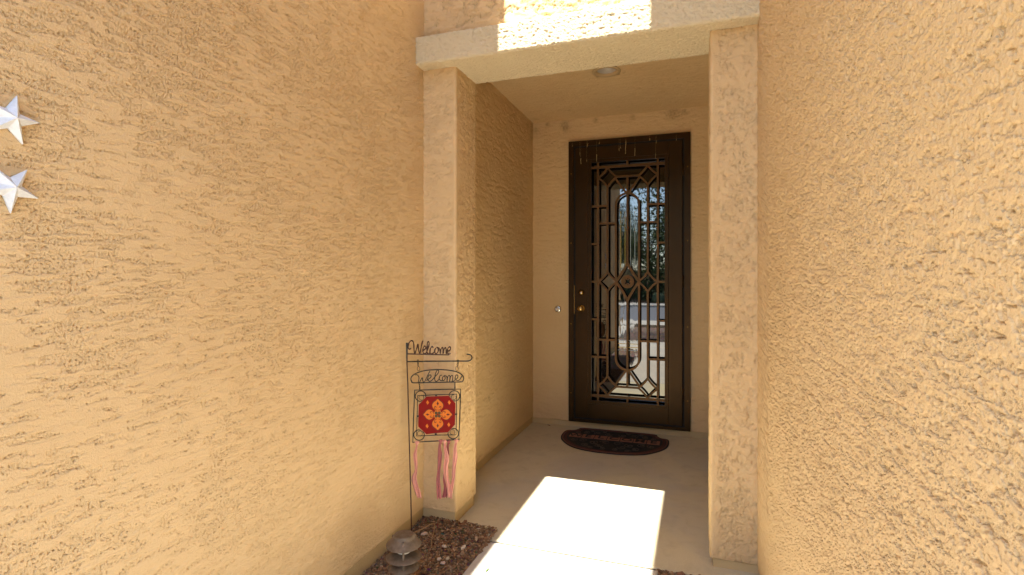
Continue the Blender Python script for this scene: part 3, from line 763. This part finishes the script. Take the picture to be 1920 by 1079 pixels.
for (x, y) in ((322, 270), (635, 270), (315, 612), (628, 592)):
    plate('tile_diamond', [(x, y - 34), (x - 13, y - 16), (x - 22, y), (x - 10, y + 17), (x, y + 34), (x + 12, y + 16), (x + 22, y), (x + 10, y - 16)], -.0098, -.0090, M_ORANGE, parent=tile)
for (x, y) in ((445, 166), (178, 468), (440, 728), (733, 440)):
    plate('tile_clip', [(x - 16, y - 12), (x + 16, y - 12), (x + 16, y + 12), (x - 16, y + 12)], -.0125, -.0040, M_IRON, parent=sign)

# ribbons tied to the lower bar of the sign
def c4(x, y, d=0.0): return S(640 + x / 3.867, 800 + y / 3.867, d)
def ribbon(pts, m, label, d, seed):
    rn = random.Random(seed)
    C = catmull([(x, y, w) for x, y, w in pts], 6); n = len(C); K_ = 9
    V = []
    for i, (x, y, w) in enumerate(C):
        t = i / n; ph = seed * 1.7
        for k in range(K_):
            s = k / (K_ - 1) - .5
            fold = .0055 * math.sin(s * 9 + ph + t * 7) * min(1, w / 22) + .003 * math.sin(t * 11 + ph)
            ex = (rn.uniform(-6, 10) if i == n - 1 else 0)
            V.append(c4(x + s * w * (1 + .05 * math.sin(t * 23 + k)), y + ex, d + fold))
    Fc = [(i * K_ + k, i * K_ + k + 1, (i + 1) * K_ + k + 1, (i + 1) * K_ + k) for i in range(n - 1) for k in range(K_ - 1)]
    root = empty('ribbon', (0, 0, 0), 0, label, 'ribbon', 'pink ribbons tied under the sign')
    o = raw('tail', V, Fc, m, root, True); md = o.modifiers.new('thickness', 'SOLIDIFY'); md.thickness = .0012; md.offset = 0
    # knot: a lumpy wrap round the bar
    x, y, _ = pts[0]; KV = []; kn = 14
    prof = [(-12, 6), (-9, 15), (-4, 17), (2, 15), (8, 10), (14, 7), (20, 9)]
    for j, (dy, rr) in enumerate(prof):
        for k in range(kn):
            a = 2 * math.pi * k / kn
            q = rr * (1 + .22 * math.sin(3 * a + seed + j))
            KV.append(c4(x + q * math.cos(a), y + dy + 2.5 * math.sin(2 * a + j), d + q * math.sin(a) * .0005 - .001))
    KF = [(j * kn + k, j * kn + (k + 1) % kn, (j + 1) * kn + (k + 1) % kn, (j + 1) * kn + k) for j in range(len(prof) - 1) for k in range(kn)]
    KF += [tuple(range(kn))[::-1], tuple((len(prof) - 1) * kn + k for k in range(kn))]
    raw('knot', KV, KF, m, root, True)
    return root
ribbon([(548, 118, 12), (545, 150, 14), (535, 205, 26), (541, 270, 24), (540, 320, 20), (528, 372, 36), (538, 430, 40), (556, 480, 40), (566, 515, 34)], M_PINK, 'pale pink ribbon tied alone at the sign corner beside the pole', -.002, 1)
ribbon([(720, 106, 12), (712, 150, 18), (714, 200, 30), (712, 260, 28), (706, 330, 22), (702, 400, 30), (708, 470, 34), (712, 520, 36)], M_ROSE, 'dusty rose ribbon, leftmost of the bunch under the sign', .001, 2)
ribbon([(778, 106, 12), (771, 150, 16), (773, 215, 18), (755, 320, 20), (747, 385, 18), (756, 450, 26), (748, 515, 36)], M_DROSE, 'deep rose ribbon half hidden behind a paler one under the sign', .007, 3)
ribbon([(748, 108, 14), (754, 160, 22), (765, 235, 34), (757, 300, 34), (764, 380, 30), (782, 450, 36), (788, 518, 32)], M_PINK, 'pale pink ribbon in the middle of the bunch under the sign', -.009, 4)
ribbon([(833, 104, 14), (826, 160, 24), (826, 225, 30), (816, 300, 26), (812, 380, 22), (802, 440, 20), (795, 500, 16)], M_PINK, 'light pink ribbon, rightmost of the bunch under the sign', -.003, 5)

# ------------------------------------------------------------------ doormat
mat_ = empty('doormat', (-.632, 4.285, 0), 0, 'black oval rubber doormat with terracotta WELCOME band before the door', 'doormat')
half = [(0, .300), (.288, .296), (.325, .25), (.355, .205), (.418, .170), (.420, .0), (.372, -.125), (.270, -.245), (.13, -.300)]
OUT = [(x, y) for x, y in half] + [(0, -.310)] + [(-x, y) for x, y in half[1:][::-1]]
OUT = [(p[0], p[1]) for p in catmull(OUT, 4, True)]
def flat(name, pts, z0, z1, m, parent):
    n = len(pts); V = [(x, y, z0) for x, y in pts] + [(x, y, z1) for x, y in pts]
    o = raw(name, V, [tuple(range(n)), tuple(range(n, 2 * n))] + [(i, (i + 1) % n, n + (i + 1) % n, n + i) for i in range(n)], m, parent)
    bm = bmesh.new(); bm.from_mesh(o.data); bmesh.ops.recalc_face_normals(bm, faces=bm.faces[:]); bm.to_mesh(o.data); bm.free(); return o
def ringband(name, k0, k1, z0, z1, m):
    n = len(OUT); V = []
    for k, z in ((k0, z0), (k0, z1), (k1, z1), (k1, z0)): V += [(x * (1 - k / .42), y * (1 - k / .30), z) for x, y in OUT]
    Fc = [(r_ * n + i, r_ * n + (i + 1) % n, ((r_ + 1) % 4) * n + (i + 1) % n, ((r_ + 1) % 4) * n + i) for r_ in range(4) for i in range(n)]
    o = raw(name, V, Fc, m, mat_)
    bm = bmesh.new(); bm.from_mesh(o.data); bmesh.ops.recalc_face_normals(bm, faces=bm.faces[:]); bm.to_mesh(o.data); bm.free()
flat('backing', OUT, .001, .007, M_RUB, mat_)
ringband('outer_band', .010, .022, .0065, .0092, M_TERRA); ringband('inner_band', .030, .048, .0065, .0095, M_TERRA2)
def tail_txt(ch, size):
    cu = bpy.data.curves.new('t', 'FONT'); cu.body = ch; cu.size = size; cu.extrude = .0008; cu.align_x = 'CENTER'; cu.align_y = 'CENTER'; cu.offset = .0018
    ob = bpy.data.objects.new('t', cu); me = bpy.data.meshes.new_from_object(ob); bpy.data.objects.remove(ob); bpy.data.curves.remove(cu); return me
for i, ch in enumerate('WELCOME'):
    x = -.309 + i * .103
    pn = box('letter_panel', x - .048, x + .048, .010, .105, .0066, .0095, M_PANEL, mat_, .001)
    me = tail_txt(ch, .105); me.materials.append(M_RUB)
    lo = bpy.data.objects.new('letter', me); COL.objects.link(lo); lo.parent = pn; lo.location = (x, .0575, .0100)
def spiral(cx, cy, r, a0, turns, sg):
    return [(cx + r * (1 - .8 * t) * math.cos(a0 + sg * turns * 2 * math.pi * t), cy + r * (1 - .8 * t) * math.sin(a0 + sg * turns * 2 * math.pi * t), .0085) for t in np.linspace(0, 1, 22)]
for sg in (-1, 1):
    for (x, y, r, a0) in ((.05, -.055, .042, 0), (.14, -.085, .040, 2), (.23, -.055, .040, 1), (.09, -.145, .036, 3), (.19, -.155, .036, 4), (.30, -.06, .032, 2.2), (.05, -.215, .026, 1), (.14, -.215, .024, 0.4),
                          (.06, .165, .034, 3), (.15, .18, .034, 5), (.24, .165, .032, 1), (.10, .225, .022, 2), (.20, .225, .022, 3), (.30, .15, .026, 4)):
        tube('scroll', [(sg * p[0], p[1], p[2]) for p in spiral(x, y, r, a0, 1.4, 1)], .0020, M_SCROLL, mat_, 5)

# ------------------------------------------------------------------ gravel beds
def ico(sub=1):
    bm = bmesh.new(); bmesh.ops.create_icosphere(bm, subdivisions=sub, radius=1); V = np.array([v.co[:] for v in bm.verts]); Fc = np.array([[v.index for v in f.verts] for f in bm.faces]); bm.free(); return V, Fc
IV, IF = ico(1)
PAL = np.array([(1.02, .90, .74)]) * np.array([(.36, .26, .16), (.44, .34, .24), (.30, .18, .105), (.24, .155, .09), (.29, .19, .12), (.18, .13, .085), (.33, .21, .13), (.22, .12, .075), (.40, .31, .22), (.14, .10, .07), (.27, .155, .09), (.21, .165, .125)])
def gravel_bed(name, x0, x1, y0, y1, n, smin, smax, zf, label, seed):
    rg = np.random.default_rng(seed)
    c = np.stack([rg.uniform(x0, x1, n), rg.uniform(y0, y1, n), np.zeros(n)], 1); sz = rg.uniform(smin, smax, n) * np.where(rg.random(n) < .12, 1.5, 1)
    c[:, 2] = zf(c[:, 0], c[:, 1]) + rg.uniform(-.004, .006, n)
    nv = len(IV); V = np.empty((n, nv, 3)); 
    jit = 1 + rg.uniform(-.28, .28, (n, nv, 1)); sc = np.stack([rg.uniform(.7, 1.35, n), rg.uniform(.7, 1.3, n), rg.uniform(.45, .85, n)], 1)
    a = rg.uniform(0, 2 * np.pi, n); ti = rg.uniform(-.6, .6, n)
    L = IV[None] * jit * sc[:, None] * sz[:, None, None]
    ct, st = np.cos(ti)[:, None], np.sin(ti)[:, None]
    y_, z_ = L[..., 1] * ct - L[..., 2] * st, L[..., 1] * st + L[..., 2] * ct
    ca, sa = np.cos(a)[:, None], np.sin(a)[:, None]
    V[..., 0] = L[..., 0] * ca - y_ * sa; V[..., 1] = L[..., 0] * sa + y_ * ca; V[..., 2] = z_
    V += c[:, None]
    Q = (IF[None] + (np.arange(n) * nv)[:, None, None]).reshape(-1, 3)
    col = PAL[rg.integers(0, len(PAL), n)] * rg.uniform(.75, 1.25, (n, 1)); tint = np.ones((n, nv, 4)); tint[..., :3] = col[:, None]
    o = np_mesh(name, V.reshape(-1, 3), Q, M_GRAV, None, False, {'tint': tint.reshape(-1, 4)})
    return tag(o, label, 'gravel', kind='stuff')
def zl(x, y): return -.016 + .012 * np.clip((-1.0 - x) / .4, 0, 1) + .022 * np.clip((y - 2.25) / .3, 0, 1) + .006 * perlin(x * 9, y * 9, 4)
gravel_bed('gravel', -1.392, -.968, 1.55, 2.60, 7600, .0034, .0068, zl, 'brown gravel in the bed along the star wall', 8)
def zr(x, y): return -.012 + .006 * perlin(x * 9, y * 9, 4)
gravel_bed('gravel', -.172, .24, 1.7, 2.50, 3600, .004, .008, zr, 'brown gravel in the bed between walk and near wall', 9)
def bedmesh(name, x0, x1, y0, y1, zf):
    xs = np.linspace(x0, x1, 30); ys = np.linspace(y0, y1, 120); xx, yy = np.meshgrid(xs, ys, indexing='ij')
    V = np.stack([xx, yy, zf(xx, yy) - .006], -1).reshape(-1, 3); idx = np.arange(xx.size).reshape(xx.shape)
    Q = np.stack([idx[:-1, :-1], idx[1:, :-1], idx[1:, 1:], idx[:-1, 1:]], -1).reshape(-1, 4)
    return tag(np_mesh(name, V, Q, M_SOIL), kind='structure')
bedmesh('soil_bed', -1.395, -.972, -1.0, 2.60, zl); bedmesh('soil_bed', -.168, .26, -.24, 2.488, zr)
def stone(x, y, z, r, col, label, seed, st=(1.4, 1, .7)):
    rg = random.Random(seed); m = mat('stone_%s' % seed, col, .85); t = NT(m); v = t.coord(); t.base(t.mix(t.noise(v, 120, 4), tuple(c * .8 for c in col), tuple(min(1, c * 1.15) for c in col)))
    a = rg.uniform(0, 6.28); V = []
    for p in IV:
        q = p * (1 + rg.uniform(-.2, .2)) * np.array(st) * r
        V.append((q[0] * math.cos(a) - q[1] * math.sin(a), q[0] * math.sin(a) + q[1] * math.cos(a), q[2]))
    o = raw('stone', V, IF, m); o.location = (x, y, z)
    return tag(o, label, 'stone', 'pale stones in the gravel')
stone(-1.293, 2.404, .018, .014, (.55, .42, .31), 'largest pale peach stone in the gravel near the stake', 1, (1.5, 1, .6))
stone(-1.150, 2.34, .008, .011, (.58, .47, .37), 'pale stone between the standing dry twig and the walk', 2)
stone(-1.062, 2.37, .004, .012, (.60, .50, .38), 'elongated pale stone closest to the walkway edge', 3, (2.0, .8, .6))
stone(-1.129, 2.243, -.002, .011, (.62, .50, .40), 'whitish stone, left of the three clustered in the gravel', 4)
stone(-1.098, 2.219, -.002, .010, (.60, .48, .40), 'whitish stone, nearest of the three clustered in the gravel', 5)
stone(-1.094, 2.262, -.002, .010, (.50, .42, .30), 'yellowish stone, right of the three clustered in the gravel', 6, (1.7, .9, .6))
stone(-1.031, 2.454, .014, .013, (.42, .31, .21), 'curved tan chip lying at the porch slab edge', 7, (2.4, .7, .5))
stone(-.065, 2.455, .002, .022, (.20, .10, .065), 'chunky red brown rock against the slab by the near pilaster', 8, (1.3, 1, .8))
stone(-.01, 2.45, -.002, .016, (.17, .10, .075), 'small dark rock right of the chunky red brown one', 9)
P_ = catmull([(-1.345, 2.38, .022), (-1.31, 2.41, .034), (-1.283, 2.445, .046), (-1.262, 2.46, .05)], 4)
tg = empty('dry_twig', (0, 0, 0), 0, 'broken dry twig leaning up in the gravel behind the path light', 'twig')
tube('stem', P_, .0035, M_TWIG, tg, 6); tube('side_shoot', catmull([(-1.262, 2.46, .05), (-1.245, 2.42, .035), (-1.222, 2.35, .018), (-1.20, 2.31, .006)], 4), .0024, M_TWIG, tg, 6)
V = [(0, 0, 0), (.004, .01, .003), (.003, .03, .006), (0, .048, .004), (-.003, .028, .004), (-.003, .012, .002)]
o = raw('fallen_leaf', [(x, y, z) for x, y, z in V] + [(x, y, z - .0006) for x, y, z in V], [(0, 1, 2, 3, 4, 5), (11, 10, 9, 8, 7, 6)] + [(i, (i + 1) % 6, 6 + (i + 1) % 6, 6 + i) for i in range(6)], M_GRASSLEAF)
o.location = (-.885, 2.205, .0012); o.rotation_euler = (0, 0, -.25); tag(o, 'single thin green leaf lying on the sunlit walk', 'leaf')
o = raw('fallen_leaf', [(x * 1.6, y * .8, z) for x, y, z in V] + [(x * 1.6, y * .8, z - .0006) for x, y, z in V], [(0, 1, 2, 3, 4, 5), (11, 10, 9, 8, 7, 6)] + [(i, (i + 1) % 6, 6 + (i + 1) % 6, 6 + i) for i in range(6)], M_TERRA)
o.location = tuple(on(2, .002, 1032, 799)); o.rotation_euler = (0, 0, 1.2); tag(o, 'tiny red leaf scrap on the slab left of the doormat', 'leaf')

# ------------------------------------------------------------------ street side, seen in the door glass
def tree(x, y, h, cr, label, seed, nleaf=5200, cz=None, squash=.8, leaf=.05, hue=(.055, .085, .022)):
    rg = np.random.default_rng(seed)
    root = empty('street_tree', (x, y, -.05), 0, label, 'tree', 'trees along the street')
    cz = cz or h - cr * squash
    parts = [tubedata([(0, 0, 0), (.04, .02, cz * .35), (.0, -.05, cz * .65), (.05, 0, cz)], [.14, .115, .09, .05], 10)]
    tips = []
    for k in range(11):
        a = rg.uniform(0, 6.28); b = rg.uniform(-.25, .9); L = cr * rg.uniform(.65, .98)
        e = np.array([L * math.cos(a) * math.cos(b), L * math.sin(a) * math.cos(b), cz + L * math.sin(b) * squash])
        s = np.array([0, 0, cz * rg.uniform(.45, .8)]); mid = (s + e) / 2 + np.array([0, 0, .25])
        parts.append(tubedata(catmull([s, mid, e], 4), [.05 - .004 * i for i in range(9)], 6)); tips += [e, (e + mid) / 2]
    V, Fc = merge(parts); raw('trunk', V, Fc, M_BARK, root, True)
    for _ in range(16):
        v = rg.normal(size=3); v /= np.linalg.norm(v); tips.append(np.array([0, 0, cz]) + v * cr * rg.uniform(.35, .92) * np.array([1, 1, squash]))
    tips = np.array(tips); ci = rg.integers(0, len(tips), nleaf); cl = rg.uniform(.16, .34, len(tips)) * cr
    c = tips[ci] + rg.normal(size=(nleaf, 3)) * cl[ci, None] * .6
    u = rg.normal(size=(nleaf, 3)); u /= np.linalg.norm(u, axis=1)[:, None]; w = np.cross(u, rg.normal(size=(nleaf, 3))); w /= np.linalg.norm(w, axis=1)[:, None]
    s = rg.uniform(.7, 1.4, (nleaf, 1)) * leaf
    V = np.stack([c - u * s, c + w * s * .42, c + u * s, c - w * s * .42], 1).reshape(-1, 3)
    tint = np.ones((nleaf, 4, 4)); tint[..., :3] = (np.array(hue) * rg.uniform(.55, 1.7, (nleaf, 1)))[:, None]
    np_mesh('crown', V, np.arange(nleaf * 4).reshape(-1, 4), M_LEAF, root, False, {'tint': tint.reshape(-1, 4)})
tree(.9, -5.2, 6.0, 2.5, 'leafy tree in the front yard beside the entry walk', 21, 11000, cz=4.0, leaf=.055)
tree(-2.4, -21.0, 6.4, 2.9, 'broad tree across the road, standing behind the smaller cactus', 22, 8000, cz=3.2, leaf=.10)
tree(.6, -22.5, 7.4, 3.2, 'tallest dense tree across the road, behind the larger cactus', 23, 9000, cz=3.6, leaf=.10, hue=(.05, .085, .02))
tree(-6.4, -24, 6.5, 3.2, 'round tree across the road facing the driveway', 24, 6000, cz=3.2, leaf=.10)
tree(4.6, -23, 6.8, 3.0, 'dark tree across the road, farthest from the driveway', 25, 6000, cz=3.4, leaf=.10, hue=(.04, .07, .02))
def shrub(x, y, r, label, seed):
    rg = np.random.default_rng(seed); n = 2600
    root = empty('shrub', (x, y, -.05), 0, label, 'shrub', 'shrubs across the road')
    V, Fc = merge([tubedata([(0, 0, 0), (.3 * r * math.cos(a), .3 * r * math.sin(a), r * .6), (.55 * r * math.cos(a), .55 * r * math.sin(a), r)], [.03, .02, .01], 6) for a in (0, 1.3, 2.6, 3.9, 5.1)])
    raw('stem', V, Fc, M_BARK, root, True)
    v = rg.normal(size=(n, 3)); v /= np.linalg.norm(v, axis=1)[:, None]; v[:, 2] = np.abs(v[:, 2]) * 1.15
    c = v * r * (rg.uniform(.45, 1.05, (n, 1)) + .15 * perlin(v[:, :1] * 3, v[:, 1:2] * 3, seed)); c[:, 2] += .1
    u = rg.normal(size=(n, 3)); u /= np.linalg.norm(u, axis=1)[:, None]; w = np.cross(u, rg.normal(size=(n, 3))); w /= np.linalg.norm(w, axis=1)[:, None]
    q = rg.uniform(.7, 1.4, (n, 1)) * .075
    V = np.stack([c - u * q, c + w * q * .45, c + u * q, c - w * q * .45], 1).reshape(-1, 3)
    tint = np.ones((n, 4, 4)); tint[..., :3] = (np.array((.05, .075, .025)) * rg.uniform(.5, 1.7, (n, 1)))[:, None]
    np_mesh('foliage', V, np.arange(n * 4).reshape(-1, 4), M_LEAF, root, False, {'tint': tint.reshape(-1, 4)})
for i, (x, y, r, lb) in enumerate([(-4.6, -20.4, 1.0, 'rounded shrub across the road nearest the driveway'), (-3.0, -20.2, 1.15, 'shrub across the road left of the smaller cactus'), (-1.2, -20.9, 1.3, 'large shrub across the road behind both cacti'),
                                    (.5, -20.5, 1.1, 'shrub across the road right of the larger cactus'), (2.2, -20.7, 1.25, 'shrub across the road farthest from the cacti')]):
    shrub(x, y, r, lb, 60 + i)
bw = empty('boundary_wall', (0, -27, -.05), 0, 'long tan block wall behind the trees across the road', 'wall')
for k in range(16): box('wall_panel', -32 + k * 4 + .01, -28 + k * 4 - .01, -.1, .1, 0, 1.9, M_FOUND, bw)
for k in range(17): box('wall_pier', -32 + k * 4 - .2, -32 + k * 4 + .2, -.17, .17, 0, 2.05, M_FASCIA, bw)
def barrel(x, y, r, label):
    n = 48; prof = [(.05, .0), (.75, .12), (.98, .5), (1, .95), (.9, 1.35), (.62, 1.62), (.2, 1.72), (0, 1.70)]
    V, Fc = [], []
    for rr, z in prof:
        for k in range(n):
            q = rr * (1 - .09 * (k % 3 == 0)); a = 2 * math.pi * k / n; V.append((q * r * math.cos(a), q * r * math.sin(a), z * r))
    for i in range(len(prof) - 1):
        for k in range(n): Fc.append((i * n + k, i * n + (k + 1) % n, (i + 1) * n + (k + 1) % n, (i + 1) * n + k))
    o = raw('barrel_cactus', V, Fc, M_CACT); o.location = (x, y, -.05); tag(o, label, 'cactus', 'cacti across the road')
barrel(-.9, -18.8, .42, 'round green barrel cactus across the road, nearer the kerb'); barrel(-1.9, -19.6, .34, 'smaller barrel cactus behind the first one across the road')
